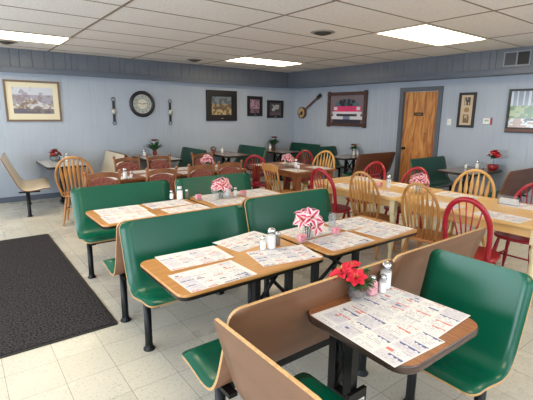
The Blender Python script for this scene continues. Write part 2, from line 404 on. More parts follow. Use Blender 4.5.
# clock
p = on_back('wall_clock', 3.285, 1.84)
b = MB(); seg = 40; pr_ = [(.275, -.001), (.275, -.03), (.25, -.045), (.215, -.04), (.20, -.02)]
vs = [(r_*math.cos(2*PI*k/seg), y_, r_*math.sin(2*PI*k/seg)) for r_, y_ in pr_ for k in range(seg)]
b.add(vs, [(i*seg+k, (i+1)*seg+k, (i+1)*seg+(k+1) % seg, i*seg+(k+1) % seg) for i in range(4) for k in range(seg)], 0, True); b.build('rim', BLK, p)
def disc(r0, r1, y_, mi, b):
    vs = [(r_*math.cos(2*PI*k/seg), y_, r_*math.sin(2*PI*k/seg)) for r_ in (r0, r1) for k in range(seg)]
    b.add(vs, [(k, seg+k, seg+(k+1) % seg, (k+1) % seg) for k in range(seg)], mi)
b = MB(); disc(.001, .11, -.022, 0, b); disc(.11, .118, -.022, 2, b); disc(.118, .205, -.022, 1, b)
b.build('dial', [mat('dial_cream', (206, 200, 184), .4), mat('dial_silver', (168, 172, 170), .3), mat('dial_line', (90, 90, 90), .4)], p)
def text_mesh(txt, size, m, parent, name):
    cu = bpy.data.curves.new(name, 'FONT'); cu.body = txt; cu.size = size; cu.align_x = 'CENTER'; cu.align_y = 'CENTER'; cu.extrude = .0006
    t = bpy.data.objects.new(name, cu); COL.objects.link(t)
    me = bpy.data.meshes.new_from_object(t.evaluated_get(bpy.context.evaluated_depsgraph_get())); COL.objects.unlink(t); bpy.data.objects.remove(t)
    me.materials.clear(); me.materials.append(m)
    o = bpy.data.objects.new(name, me); COL.objects.link(o); o.parent = parent; return o
for k in range(1, 13):
    a = PI/2-2*PI*k/12; t = text_mesh(str(k), .055, BLK, p, 'numeral'); t.location = (.162*math.cos(a), -.0235, .162*math.sin(a)); t.rotation_euler = (PI/2, 0, 0)
for L_, a, w_ in ((.09, math.radians(8), .012), (.14, math.radians(170), .008)):
    b = MB(); b.box((L_/2*math.cos(a), -.027, L_/2*math.sin(a)), (L_, .002, w_), rot=Matrix.Rotation(-a, 3, 'Y')); b.build('hand', BLK, p)
tag(p, 'round black-rimmed wall clock with a pale dial on the back wall', 'clock')
# bridle straps either side of the clock
def strap():
    r_ = thing('harness_strap')
    b = MB(); b.box((0, -.012, .13), (.05, .014, .18)); b.box((0, -.012, -.12), (.05, .014, .18)); b.box((0, -.014, 0), (.036, .01, .12)); b.build('strap', BLK, r_)
    for z in (.245, -.235):
        b = MB(); b.tube([(.036*math.cos(2*PI*k/16), -.012, z+.036*math.sin(2*PI*k/16)) for k in range(16)], .009, 6, closed=True); b.build('ring', mat('dull_steel', (120, 120, 122), .4, metal=1), r_)
    b = MB(); b.blob((0, -.026, 0), (.05, .016, .06), rings=6); b.build('medallion', mat('medallion_silver', (190, 186, 180), .35, metal=.6), r_)
    return r_
place('strap', strap, (2.68, YW-.001, 1.675), 0, 'black harness strap with rings hanging left of the clock', 'harness strap', 'harness straps')
place('strap', strap, (3.918, YW-.001, 1.672), 0, 'black harness strap with rings hanging right of the clock', 'harness strap', 'harness straps')
# three framed pictures
p = on_back('framed_picture', 5.26, 1.843); frame(p, .85, .72, .13, BLK, .04)
def cottage(x, y):
    v = N(x+.3, y, 8)*.6+N(x, y+.2, 20)*.4
    if y > .6: return 0 if v > .5 else 1
    if y > .3: return 2 if v > .5 else 3
    return 4 if v > .5 else 3
q = raster('print', .55, .43, 30, 24, cottage, cm((112, 122, 132), (80, 86, 94), (152, 134, 102), (98, 80, 62), (172, 154, 112)), p); q.location = (0, -.012, 0)
b = MB(); b.box((0, -.042, -.30), (.06, .003, .018)); b.build('title_plate', CHROME, p)
tag(p, 'large black-framed painting of a lit cottage scene, right of the clock', 'picture')
p = on_back('framed_picture', 6.25, 1.85); frame(p, .47, .50, .075, BLK, .03)
q = raster('print', .30, .34, 14, 16, lambda x, y: 0 if N(x, y, 9) > .5 else (1 if y > .3 else 2), cm((120, 92, 110), (156, 126, 142), (70, 56, 66)), p); q.location = (0, -.012, 0)
b = MB(); b.box((0, -.032, -.21), (.05, .003, .018)); b.build('title_plate', CHROME, p)
tag(p, 'small black-framed print with mauve picture between the cottage painting and grey print', 'picture')
p = on_back('framed_picture', 6.92, 1.785); frame(p, .54, .46, .07, BLK, .03)
def grey(x, y): return 0 if (.2 < x < .85 and .35 < y < .85 and N(x, y, 7) > .35) else (2 if y < .25 else 1)
q = raster('print', .40, .32, 18, 14, grey, cm((168, 170, 168), (70, 66, 74), (96, 80, 88)), p); q.location = (0, -.012, 0)
b = MB(); b.box((0, -.032, -.195), (.05, .003, .018)); b.build('title_plate', CHROME, p)
tag(p, 'small black-framed grey and white print nearest the room corner', 'picture')
# banjo
p = thing('banjo', (XW-.001, 8.43, 1.70), -PI/2)
a = math.atan2(.46, .72); dx, dz = math.cos(a), math.sin(a)
def flatdisc(r0, y0, y1, mi, b, cx=0, cz=0, sg=28):
    vs = [(cx+r0*math.cos(2*PI*k/sg), y_, cz+r0*math.sin(2*PI*k/sg)) for y_ in (y0, y1) for k in range(sg)]
    b.add(vs, [(k, (k+1) % sg, sg+(k+1) % sg, sg+k) for k in range(sg)]+[tuple(range(sg, 2*sg))], mi)
b = MB(); flatdisc(.15, -.002, -.07, 0, b); b.build('body', mat('banjo_rim', (86, 52, 38), .35), p)
b = MB(); flatdisc(.128, -.07, -.074, 0, b); b.build('drumhead', mat('banjo_head', (184, 158, 116), .5), p)
b = MB(); flatdisc(.05, -.074, -.077, 0, b, .02, -.01); b.box((-.06, -.079, -.05), (.03, .006, .09), rot=Matrix.Rotation(-a, 3, 'Y')); b.build('bridge', BLK, p)
b = MB(); b.box((dx*.42, -.055, dz*.42), (.60, .025, .042), rot=Matrix.Rotation(-a, 3, 'Y')); b.build('neck', mat('banjo_neck', (96, 60, 46), .4), p)
b = MB(); b.box((dx*.77, -.055, dz*.77), (.15, .022, .075), rot=Matrix.Rotation(-a, 3, 'Y'))
for k in (-1, 1):
    for s_ in (.72, .80): b.rod((dx*s_-dz*.03*k, -.055, dz*s_+dx*.03*k), (dx*s_-dz*.06*k, -.055, dz*s_+dx*.06*k), .008)
b.build('headstock', BLK, p)
tag(p, 'wooden banjo hung diagonally on the wall right of the corner', 'banjo')
# poster of a pink car in a rustic frame
p = on_right('framed_poster', 6.86, 1.79)
b = MB()
for sx in (-1, 1): b.box((sx*.575, -.025, 0), (.075, .05, .85))
for sz in (-1, 1): b.box((0, -.028, sz*.365), (1.24, .05, .075))
b.box((0, -.006, 0), (1.08, .01, .66)); b.build('frame', RUSTIC, p)
def car(x, y):
    if y > .62:
        if (x-.5)**2/.13+(y-.62)**2/.06 < 1:
            for cx in (.32, .42, .56, .68):
                if ((x-cx)/.045)**2+((y-.80)/.09)**2 < 1: return 5
                if abs(x-cx) < .06 and y < .78: return 5 if N(x, y, 20) > .4 else 6
            return 6
        return 0
    if .10 < x < .90 and .42 < y <= .62:
        if (abs(x-.17) < .05 or abs(x-.83) < .05) and .46 < y < .57: return 3
        return 1
    if .06 < x < .94 and .34 < y <= .42: return 3
    if .10 < x < .90 and .24 < y <= .34: return 4 if .2 < x < .8 else 3
    if .05 < x < .95 and .14 < y <= .24: return 3 if not (.4 < x < .6) else 7
    if .1 < x < .9 and y <= .14: return 4
    return 0 if y > .3 else 8
q = raster('print', 1.08, .66, 60, 36, car, cm((118, 104, 112), (214, 62, 112), (160, 30, 70), (206, 204, 214), (44, 40, 50), (48, 36, 44), (70, 104, 116), (110, 120, 150), (100, 76, 84)), p); q.location = (0, -.0125, 0)
tag(p, 'rustic wood framed poster of a pink convertible car front', 'poster')
# tall narrow picture right of the door
p = on_right('framed_picture', 3.93, 1.77); frame(p, .315, .63, .045, BLK, .03)
b = MB(); b.box((0, -.010, 0), (.225, .004, .54)); b.build('mat_board', mat('tan_mat', (196, 176, 150), .7), p)
def trio(x, y):
    if y > .68: return 1 if (.15 < x < .85 and N(x, y, 9) > .35) else 0
    if .40 < y < .62: return 2 if (x-.5)**2/.12+(y-.51)**2/.01 < 1 else 0
    if y < .34: return 3 if (.1 < x < .9 and N(x, y, 12) > .3) else 0
    return 0
q = raster('print', .15, .46, 16, 48, trio, cm((196, 176, 150), (70, 62, 56), (150, 116, 76), (112, 88, 60)), p); q.location = (0, -.0135, 0)
tag(p, 'tall narrow black-framed print of three small images beside the door', 'picture')
# dark-framed mirror at the right edge, its bright reflection painted as a print
p = on_right('framed_picture', 2.72, 1.755); frame(p, 1.0, .72, .035, BLK, .035)
b = MB(); b.box((0, -.05, -.315), (.96, .06, .05)); b.build('ledge', DBROWN, p)
def yard_reflection(x, y):
    v = N(x, y, 14)
    if y > .58: return (1 if int(x*30) % 3 else 0) if x < .62 else (0 if v > .3 else 1)
    if y > .24: return (2 if v > .45 else 3) if x < .6 else (3 if v > .5 else 4)
    return 4 if v > .5 else (0 if v > .3 else 5)
q = raster('print', .93, .60, 48, 32, yard_reflection, cm((206, 214, 224), (142, 154, 172), (104, 130, 92), (158, 172, 128), (176, 150, 140), (86, 84, 90), rough=.15), p); q.location = (0, -.012, .03)
tag(p, 'wide black-framed bright mirror panel with painted reflection of hedge and pale fence, far right', 'picture')
# switch plate and thermostat
p = on_right('light_switch', 4.25, 1.55); b = MB(); b.box((0, -.004, 0), (.075, .008, .12)); b.build('plate', WHITEP, p)
b = MB(); b.box((0, -.012, 0), (.012, .012, .025)); b.build('toggle', CREAM, p); tag(p, 'white light switch plate between door and narrow picture', 'light switch')
p = on_right('thermostat', 3.53, 1.58); b = MB(); b.box((-.01, -.015, 0), (.12, .03, .10)); b.build('case', WHITEP, p)
b = MB(); b.box((-.01, -.031, .01), (.07, .003, .035)); b.build('display', mat('display_grey', (160, 176, 172), .3), p)
b = MB(); b.box((.065, -.015, .0), (.02, .03, .12)); b.build('side_tab', mat('tab_red', (170, 70, 70), .5), p); tag(p, 'white wall thermostat with red side tab left of the bright panel', 'thermostat')

# ---------------------------------------------------------------- floor mat
p = thing('floor_mat', (.262, 4.63, 0)); b = MB(); b.prism(rrect(1.22, 3.06, .02), 0, .008, 0, 0); b.build('border', RUBBER, p)
b = MB(); b.prism(rrect(1.17, 3.01, .01), .007, .013, 0, 0); b.build('pile', CARPET, p)
tag(p, 'large charcoal entrance mat on the tiled floor at left', 'mat')

# ---------------------------------------------------------------- molded plywood booth benches
def spline(pts, n):
    pts = [Vector((*p, 0)) for p in pts]; out = []
    P_ = [2*pts[0]-pts[1]]+pts+[2*pts[-1]-pts[-2]]
    for i in range(1, len(P_)-2):
        for k in range(n):
            t = k/n; a, b_, c, d = P_[i-1:i+3]
            out.append(.5*((2*b_)+(-a+c)*t+(2*a-5*b_+4*c-d)*t*t+(-a+3*b_-3*c+d)*t**3))
    out.append(pts[-1]); return [(q.x, q.y) for q in out]
PROF = spline([(0, .90), (.035, .78), (.082, .62), (.117, .52), (.165, .448), (.23, .425), (.31, .436), (.40, .454), (.46, .457), (.505, .446)], 24)
PROF_TALL = spline([(-.06, .95), (.01, .78), (.085, .60), (.127, .51), (.175, .448), (.25, .428), (.36, .436), (.47, .456), (.53, .456), (.57, .444)], 24)
def bench(width, front, back, edge, prof=PROF, rad=.055):
    def mk():
        r_ = thing('booth_bench'); b = MB(); n_ = len(prof); nx = 10; th = .014
        # cumulative length, used to round the corners
        cl = [0]
        for i in range(1, n_): cl.append(cl[-1]+math.dist(prof[i], prof[i-1]))
        # refine near ends
        tot = cl[-1]
        def samp(s_):
            for i in range(1, n_):
                if cl[i] >= s_-1e-9:
                    t = (s_-cl[i-1])/(cl[i]-cl[i-1]); return Vector((0, prof[i-1][0]*(1-t)+prof[i][0]*t, prof[i-1][1]*(1-t)+prof[i][1]*t))
        ss = sorted(set(round(q_, 4) for q_ in [rad*(1-math.cos(PI/2*k/6)) for k in range(7)]+[tot-rad*(1-math.cos(PI/2*k/6)) for k in range(7)]+[rad+(tot-2*rad)*k/26 for k in range(27)]))
        ss[-1] = min(ss[-1], tot)
        A = []; B = []
        for s_ in ss:
            p0 = samp(max(s_-.03, 0)); p1 = samp(min(s_+.03, tot)); t = (p1-p0).normalized(); nrm = Vector((0, -t.z, t.y))
            if nrm.z < 0: nrm = -nrm
            e = min(s_, tot-s_); ins = rad-math.sqrt(max(rad*rad-(rad-e)**2, 0)) if e < rad else 0
            c = samp(s_); hw = width/2-ins
            A.append([c+Vector((-hw+2*hw*k/nx, 0, 0))+nrm*th/2 for k in range(nx+1)])
            B.append([c+Vector((-hw+2*hw*k/nx, 0, 0))-nrm*th/2 for k in range(nx+1)])
        m = len(ss); W_ = nx+1
        vs = [q for row in A for q in row]+[q for row in B for q in row]; o_ = m*W_
        ft = [(i*W_+k, (i+1)*W_+k, (i+1)*W_+k+1, i*W_+k+1) for i in range(m-1) for k in range(nx)]
        fb = [(o_+i*W_+k, o_+i*W_+k+1, o_+(i+1)*W_+k+1, o_+(i+1)*W_+k) for i in range(m-1) for k in range(nx)]
        b.v = [tuple(q) for q in vs]
        def put(fs, mi, sm):
            for q in fs: b.f.append(list(q)); b.m.append(mi); b.s.append(sm)
        put(ft, 0, True); put(fb, 1, True)
        ed = []
        for i in range(m-1):
            ed.append((i*W_, o_+i*W_, o_+(i+1)*W_, (i+1)*W_)); ed.append((i*W_+nx, (i+1)*W_+nx, o_+(i+1)*W_+nx, o_+i*W_+nx))
        for k in range(nx): ed.append((k, k+1, o_+k+1, o_+k)); q = (m-1)*W_; ed.append((q+k, o_+q+k, o_+q+k+1, q+k+1))
        put(ed, 2, False)
        b.build('seat_shell', [front, back, edge], r_)
        yb = .24; zb = .40
        for sx in ((-1, 1) if width > .8 else (-1, 1)):
            x = sx*(width/2-.09)
            b = MB(); b.lathe([(.042, 0), (.042, .008), (.030, .02), (.026, .05), (.026, zb)], (x, yb, 0), 14); b.build('leg', BLACK, r_)
            b = MB(); b.box((x, yb+.03, zb+.003), (.045, .30, .022)); b.build('seat_bracket', BLACK, r_)
        b = MB(); b.box((0, yb, zb-.03), (width-.22, .04, .04)); b.build('beam', BLACK, r_)
        return r_
    return mk
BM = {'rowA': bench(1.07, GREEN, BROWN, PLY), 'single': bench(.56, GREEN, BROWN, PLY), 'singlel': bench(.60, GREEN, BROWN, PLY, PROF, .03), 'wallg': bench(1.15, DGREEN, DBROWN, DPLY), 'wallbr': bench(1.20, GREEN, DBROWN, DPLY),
      'beige': bench(1.2, BEIGE, BEIGE, DPLY, PROF_TALL), 'beige2': bench(1.2, BEIGE, BEIGE, DPLY)}
def put_bench(k, x, y, face, label, group=None, rot=0): place('bench_'+k, BM[k], (x, y, 0), FACE[face]+rot, label, 'bench', group)
gr = 'green booth benches of the two long rows'
put_bench('rowA', 1.385, 2.86, '-Y', 'green booth bench behind the nearest long oak-topped table, left unit', gr)
put_bench('rowA', 2.565, 3.02, '-Y', 'green booth bench behind the nearest pink lilies, right unit', gr)
put_bench('rowA', 1.325, 1.275, '+Y', 'booth bench with tan back seen from behind, left of the poinsettia jar', gr)
put_bench('rowA', 2.405, 1.285, '+Y', 'booth bench with tan back seen from behind, right of the shakers', gr)
put_bench('rowA', 1.385, 2.89, '+Y', 'green booth bench facing away under the second row table, left unit', gr)
put_bench('rowA', 2.565, 3.05, '+Y', 'green booth bench facing away under the second row table, right unit', gr)
put_bench('rowA', 1.40, 4.46, '-Y', 'green booth bench in front of the upholstered chairs, left unit', gr)
put_bench('rowA', 2.54, 4.46, '-Y', 'green booth bench in front of the upholstered chairs, right unit', gr)
put_bench('singlel', .715, .975, '+X', 'single booth seat with its tan back to the viewer at bottom centre')
put_bench('single', 2.20, .975, '-X', 'big green single booth seat at the right of the nearest square table')
put_bench('beige', .64, 7.93, '+X', 'beige curved booth bench at the far left by the wall', rot=-math.radians(7))
put_bench('beige2', 2.42, 8.05, '-X', 'beige booth bench behind the upholstered chairs facing the far left table')
put_bench('wallbr', 2.46, 8.05, '+X', 'dark-backed booth bench back to back with the beige one')
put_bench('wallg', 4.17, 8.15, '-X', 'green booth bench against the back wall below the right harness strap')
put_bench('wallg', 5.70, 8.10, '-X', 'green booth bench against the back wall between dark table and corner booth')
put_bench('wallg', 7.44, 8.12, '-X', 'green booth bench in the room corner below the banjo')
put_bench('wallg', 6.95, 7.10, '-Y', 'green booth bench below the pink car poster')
put_bench('wallbr', 6.90, 5.33, '+Y', 'brown-backed booth bench left of the wooden door', 'brown-backed booth benches')
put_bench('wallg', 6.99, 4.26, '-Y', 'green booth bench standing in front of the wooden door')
put_bench('wallbr', 6.80, 2.50, '+Y', 'brown-backed booth bench at the right edge below the bright panel', 'brown-backed booth benches')

# ---------------------------------------------------------------- booth tables
def booth_table(w_, d, top, edge, upper=None, along='x', sticker=False, zt=.75, posts=None, rad=.06, cy=0, cx=0):
    def mk():
        r_ = thing('booth_table'); b = MB(); out = rrect(w_, d, rad)
        b.prism(rrect(w_-.008, d-.008, rad-.004), zt-.028, zt, 0, 0); b.build('tabletop', top, r_)
        b = MB(); i_ = rrect(w_-.008, d-.008, rad-.004); n_ = len(out)
        vs = [(x, y, z) for z, o_ in ((zt-.036, i_), (zt-.030, out), (zt-.014, out), (zt-.004, out), (zt+.0005, i_)) for x, y in o_]
        b.add(vs, [(j*n_+k, j*n_+(k+1) % n_, (j+1)*n_+(k+1) % n_, (j+1)*n_+k) for j in range(4) for k in range(n_)], 0, True)
        b.m = [1 if (upper and i//n_ >= 2) else 0 for i in range(4*n_)]; b.build('edge_band', [edge, upper or edge], r_)
        L_ = w_ if along == 'x' else d
        def P(a, c, z): return (a, c, z) if along == 'x' else (c, a, z)
        def Bx(b_, a, c, z, da, dc, dz): b_.box(P(a, c, z), (da, dc, dz) if along == 'x' else (dc, da, dz))
        pa, pb = posts or (-.13, .13); pm = (pa+pb)/2; c0 = cx
        for q_ in (pa, pb):
            b = MB(); Bx(b, q_, c0, (zt-.03)/2+.02, .045, .045, zt-.09); b.build('post', BLACK, r_)
        b = MB(); Bx(b, pm, c0, .02, pb-pa+.10, .09, .04); b.build('foot_bar', BLACK, r_)
        b = MB(); Bx(b, pm, c0, .34, pb-pa, .05, .07); b.build('cross_bar', BLACK, r_)
        b = MB(); Bx(b, pm, c0, zt-.045, min(L_-.12-abs(pm)*2, .8), .10, .022); Bx(b, pm, 0, zt-.045, .08, (d if along == 'x' else w_)*.75, .022); b.build('top_plate', BLACK, r_)
        b = MB(); b.rod(P(pa, c0, .37), P(pb, c0, zt-.07), .014); b.rod(P(pb, c0, .37), P(pa, c0, zt-.07), .014); b.build('brace', BLACK, r_)
        if sticker:
            b = MB(); b.box((c0, pa-.04, .36), (.12, .02, .13)); b.build('gusset_plate', BLACK, r_)
            b = MB(); b.box((c0+.02, pa-.052, .37), (.045, .004, .022), 0); b.box((c0+.02, pa-.055, .37), (.028, .002, .007), 1); b.build('sticker', [PAPER, BLK], r_)
        return r_
    return mk
def put_table(key, mk, x, y, label, group=None): place('table_'+key, mk, (x, y, 0), 0, label, 'table', group)
TR = booth_table(1.05, .62, OAKTOP, EDGE, OAKTOP, posts=(.17, .46)); TR2 = booth_table(1.04, .62, OAKTOP, EDGE, OAKTOP, posts=(-.36, .10))
put_table('row', TR, 1.345, 2.105, 'oak-topped booth table in the nearest row, left unit with salt and sugar', 'long row booth tables')
put_table('row2', TR2, 2.435, 2.115, 'oak-topped booth table in the nearest row, right unit with pink lilies', 'long row booth tables')
put_table('row', TR, 1.41, 3.70, 'oak-topped booth table in the second row, left unit', 'long row booth tables')
put_table('row2', TR2, 2.50, 3.76, 'oak-topped booth table in the second row, right unit', 'long row booth tables')
put_table('near', booth_table(.595, .585, WALTOP, mat('worn_dark_edge', (72, 54, 48), .25), along='y', sticker=True, posts=(.07, .17), rad=.085, cx=-.175), 1.515, 1.035, 'small square walnut table nearest the viewer with poinsettia jar')
TW = booth_table(.64, 1.2, GREYTOP, EDGE, along='y'); TWD = booth_table(.66, 1.2, DTOP, EDGE, along='y'); TWX = booth_table(1.05, .66, DTOP, EDGE)
put_table('wall', TW, 1.48, 8.18, 'pale booth table at the back wall beside the beige bench', 'booth tables along the walls')
put_table('wall', TW, 3.30, 8.18, 'pale booth table at the back wall under the clock', 'booth tables along the walls')
put_table('walld', TWD, 4.98, 8.15, 'dark booth table at the back wall below the cottage painting', 'booth tables along the walls')
put_table('walld', TWD, 6.52, 8.15, 'dark booth table at the back wall next to the room corner', 'booth tables along the walls')
put_table('wallx', TWX, 7.05, 6.20, 'dark booth table at the right wall below the car poster', 'booth tables along the walls')
put_table('wallx', TWX, 7.05, 3.48, 'dark booth table at the right wall beyond the pine table', 'booth tables along the walls')

# ---------------------------------------------------------------- wooden tables
def turned_leg(x, y, h, m, parent, rr=.035):
    b = MB(); k = rr/.035
    b.lathe([(.018*k, 0), (.024*k, .03), (.020*k, .08), (.034*k, .16), (.036*k, .26), (.026*k, .36), (.022*k, .42), (.036*k, .50), (.030*k, .535), (.022*k, .545)], (x, y, 0), 12)
    b.box((x, y, (.57+h)/2), (.065*k, .065*k, h-.57)); b.rod((x, y, .54), (x, y, .575), .028*k); return b.build('leg', m, parent)
def wood_table(w_, d, top, legm, apm, zt=.75, rad=.03):
    def mk():
        r_ = thing('dining_table'); b = MB(); b.prism(rrect(w_, d, rad, 4), zt-.03, zt, 0, 0, .004); b.build('tabletop', top, r_)
        b = MB()
        for sx in (-1, 1): b.box((sx*(w_/2-.08), 0, zt-.075), (.022, d-.16, .09))
        for sy in (-1, 1): b.box((0, sy*(d/2-.08), zt-.075), (w_-.16, .022, .09))
        b.build('apron', apm, r_)
        for sx in (-1, 1):
            for sy in (-1, 1): turned_leg(sx*(w_/2-.09), sy*(d/2-.09), zt-.03, legm, r_)
        return r_
    return mk
place('pine', wood_table(1.0, 1.46, PINE, CREAM, PINE), (4.36, 3.42, 0), 0, 'pine dining table with cream turned legs, far end under the lilies', 'table', 'pine tables')
place('pine', None, (4.34, 1.94, 0), 0, 'pine dining table at the right edge of the picture, behind the red chair', 'table', 'pine tables')
def pedestal_table():
    r_ = thing('dining_table'); b = MB(); b.prism(rrect(.92, 1.35, .03, 4), .72, .75, 0, 0, .004); b.build('tabletop', TBROWN, r_)
    b = MB()
    for sx in (-1, 1): b.box((sx*.38, 0, .68), (.022, 1.18, .08))
    for sy in (-1, 1): b.box((0, sy*.59, .68), (.76, .022, .08))
    b.build('apron', TBROWN, r_)
    for sx in (-1, 1):
        for sy in (-1, 1): b = MB(); b.box((sx*.37, sy*.57, .36), (.10, .10, .72)); b.build('leg', TBROWN, r_)
    return r_
place('sq', pedestal_table, (4.74, 5.52, 0), 0, 'brown wooden dining table with lilies between red and oak chairs', 'table')
T4 = wood_table(1.20, .80, TBROWN, WOODC, WOODC)
place('t4', T4, (2.05, 6.06, 0), 0, 'brown dining table among upholstered chairs, left unit', 'table', 'tables among upholstered chairs')
place('t4', None, (3.29, 6.06, 0), 0, 'brown dining table among upholstered chairs, right unit', 'table', 'tables among upholstered chairs')

# ---------------------------------------------------------------- windsor chairs
def windsor(wood, seatm, hoop_r=.012, hoopw=.22, top=1.0, style='slat', n_=7, taper=.74, slw=1.0):
    def mk():
        r_ = thing('windsor_chair')
        # seat: rounded shield
        out = []
        for k in range(32):
            a = 2*PI*k/32; c, s_ = math.cos(a), math.sin(a)
            out.append((.235*math.copysign(abs(c)**.8, c), .02+.215*math.copysign(abs(s_)**.8, s_)))
        b = MB(); b.prism(out, .425, .455, 0, 0, .008); b.build('seat', seatm, r_)
        for sx, sy in ((-1, 1), (1, 1), (-1, -1), (1, -1)):
            a = Vector((sx*.15, .02+sy*.13, .43)); e = Vector((sx*.215, .02+sy*(.20 if sy > 0 else .215), 0))
            b = MB(); pts = [a.lerp(e, t) for t in (0, .15, .3, .45, .55, .7, .85, 1)]
            b.tube(pts, [.014, .018, .021, .017, .020, .021, .015, .011], 10); b.build('leg', wood, r_)
        b = MB()
        for sx in (-1, 1): b.rod((sx*.183, .16, .21), (sx*.183, -.13, .21), .010)
        b.rod((-.183, .02, .21), (.183, .02, .21), .010); b.build('stretcher', wood, r_)
        # hoop: leans back (towards -y)
        H_ = top-.45; lean = .13 if top > .98 else .11
        def hp(t):   # t in 0..1 around the hoop
            a = PI*t; x = -hoopw*math.cos(a); z = math.sin(a)
            if z < 0: z = 0
            zz = .45+H_*(.42+.58*z) if True else 0
            return x, zz
        pts = []
        for k in range(6):
            t = k/6; x = -hoopw*(taper+(1-taper)*math.sin(t*PI/2)); pts.append((x, .45+H_*.50*t))
        for k in range(17):
            a = PI*k/16; pts.append((-hoopw*math.cos(a), .45+H_*.50+H_*.50*math.sin(a)))
        for k in range(5, -1, -1):
            t = k/6; pts.append((hoopw*(taper+(1-taper)*math.sin(t*PI/2)), .45+H_*.50*t))
        def yy(z, x): return -.165-lean*(z-.45)/H_+.03*(abs(x)/hoopw)**2
        b = MB(); b.tube([(x, yy(z, x), z) for x, z in pts], hoop_r, 10); b.build('hoop', wood, r_)
        for k in range(n_):
            t = (k+1)/(n_+1)*2-1
            if style == 'fan': xb, xt = t*.055, t*hoopw*1.02
            else: xb, xt = t*hoopw*.80, t*hoopw*.98
            xt = max(min(xt, hoopw*.95), -hoopw*.95)
            zt_ = .45+H_*.50+H_*.50*math.sqrt(max(0, 1-(xt/hoopw)**2))-.004
            if style == 'fan': zb = .45+H_*.08
            else: zb = .45
            A_ = Vector((xb, yy(zb, xb), zb)); E_ = Vector((xt, yy(zt_, xt), zt_)); b = MB()
            if style == 'slat':
                ps = [A_.lerp(E_, q) for q in (0, .2, .42, .6, .72, .85, 1)]
                b.tube(ps, [q_*slw for q_ in (.008, .009, .013, .019, .017, .010, .006)], 8, flat=.35)
            elif style == 'rod': b.tube([A_, A_.lerp(E_, .5), E_], [.009, .010, .006], 8)
            else: b.tube([A_, A_.lerp(E_, .5), E_], [.007, .007, .006], 8)
            b.build('slat' if style == 'slat' else 'spindle', wood, r_)
        if style == 'fan':
            b = MB(); b.blob((0, yy(.49, 0), .485), (.075, .016, .035)); b.build('fan_base', wood, r_)
        return r_
    return mk
WOAK = windsor(OAK, mat('oak_seat', (176, 118, 74), .35), .015, .195, 1.025, 'slat', 7)
WOAKW = windsor(OAK, mat('oak_seat', (176, 118, 74), .35), .018, .25, 1.03, 'slat', 7, slw=1.35)
WHON = windsor(HONEY, HONEY, .018, .235, 1.0, 'slat', 6, slw=1.25)
WRED = windsor(REDW, REDW, .023, .185, .985, 'fan', 5, taper=.93)
WREDL = windsor(REDW, REDW, .018, .205, .97, 'fan', 7, taper=.88)
def chair(key, mk, x, y, rz, label, group): place(key, mk, (x, y, 0), rz, label, 'chair', group)
# chair placement gives the top centre of the back; the seat centre sits about .3 m in front of it
def back_at(x, y, rz, d=.29): return x-math.sin(rz)*d, y+math.cos(rz)*d
def chair_b(key, mk, x, y, deg, label, group):
    rz = math.radians(deg); X_, Y_ = back_at(x, y, rz); chair(key, mk, X_, Y_, rz, label, group)
go, grd = 'oak windsor chairs', 'red windsor chairs'
chair_b('woak', WOAK, 3.66, 3.04, -84, 'oak bow-back windsor chair pushed in at the pine table, left one of two', go)
chair_b('woak', WOAK, 3.50, 2.21, -86, 'oak bow-back windsor chair at the pine table just left of the red fan-back', go)
chair_b('wred', WRED, 3.62, 3.68, -84, 'red bow-back chair at the far near-side corner of the pine table', grd)
chair_b('wred', WRED, 3.36, 1.655, -80, 'large red fan-back windsor chair nearest the viewer', grd)
chair_b('wredl', WREDL, 5.02, 3.86, 90, 'red windsor chair behind the pine table in front of brown bench', grd)
chair_b('wredl', WREDL, 4.98, 3.14, 90, 'red windsor chair behind the lilies on the pine table', grd)
chair_b('wredl', WREDL, 4.90, 1.66, 90, 'red windsor chair cut off by the right edge', grd)
chair_b('whon', WHON, 5.16, 2.46, 105, 'honey oak bow-back chair on the far side of the pine table', go)
chair_b('wredl', WREDL, 3.99, 5.62, -55, 'red bow-back chair left of the brown table with lilies', grd)
chair_b('wredl', WREDL, 5.42, 5.88, 105, 'red bow-back chair behind the brown table with lilies', grd)
chair_b('whon', WHON, 5.44, 5.36, 100, 'honey oak bow-back chair at the right of the brown lily table', go)
chair_b('woakw', WOAKW, 1.30, 6.32, -20, 'oak bow-back chair at the left end among the upholstered chairs', go)
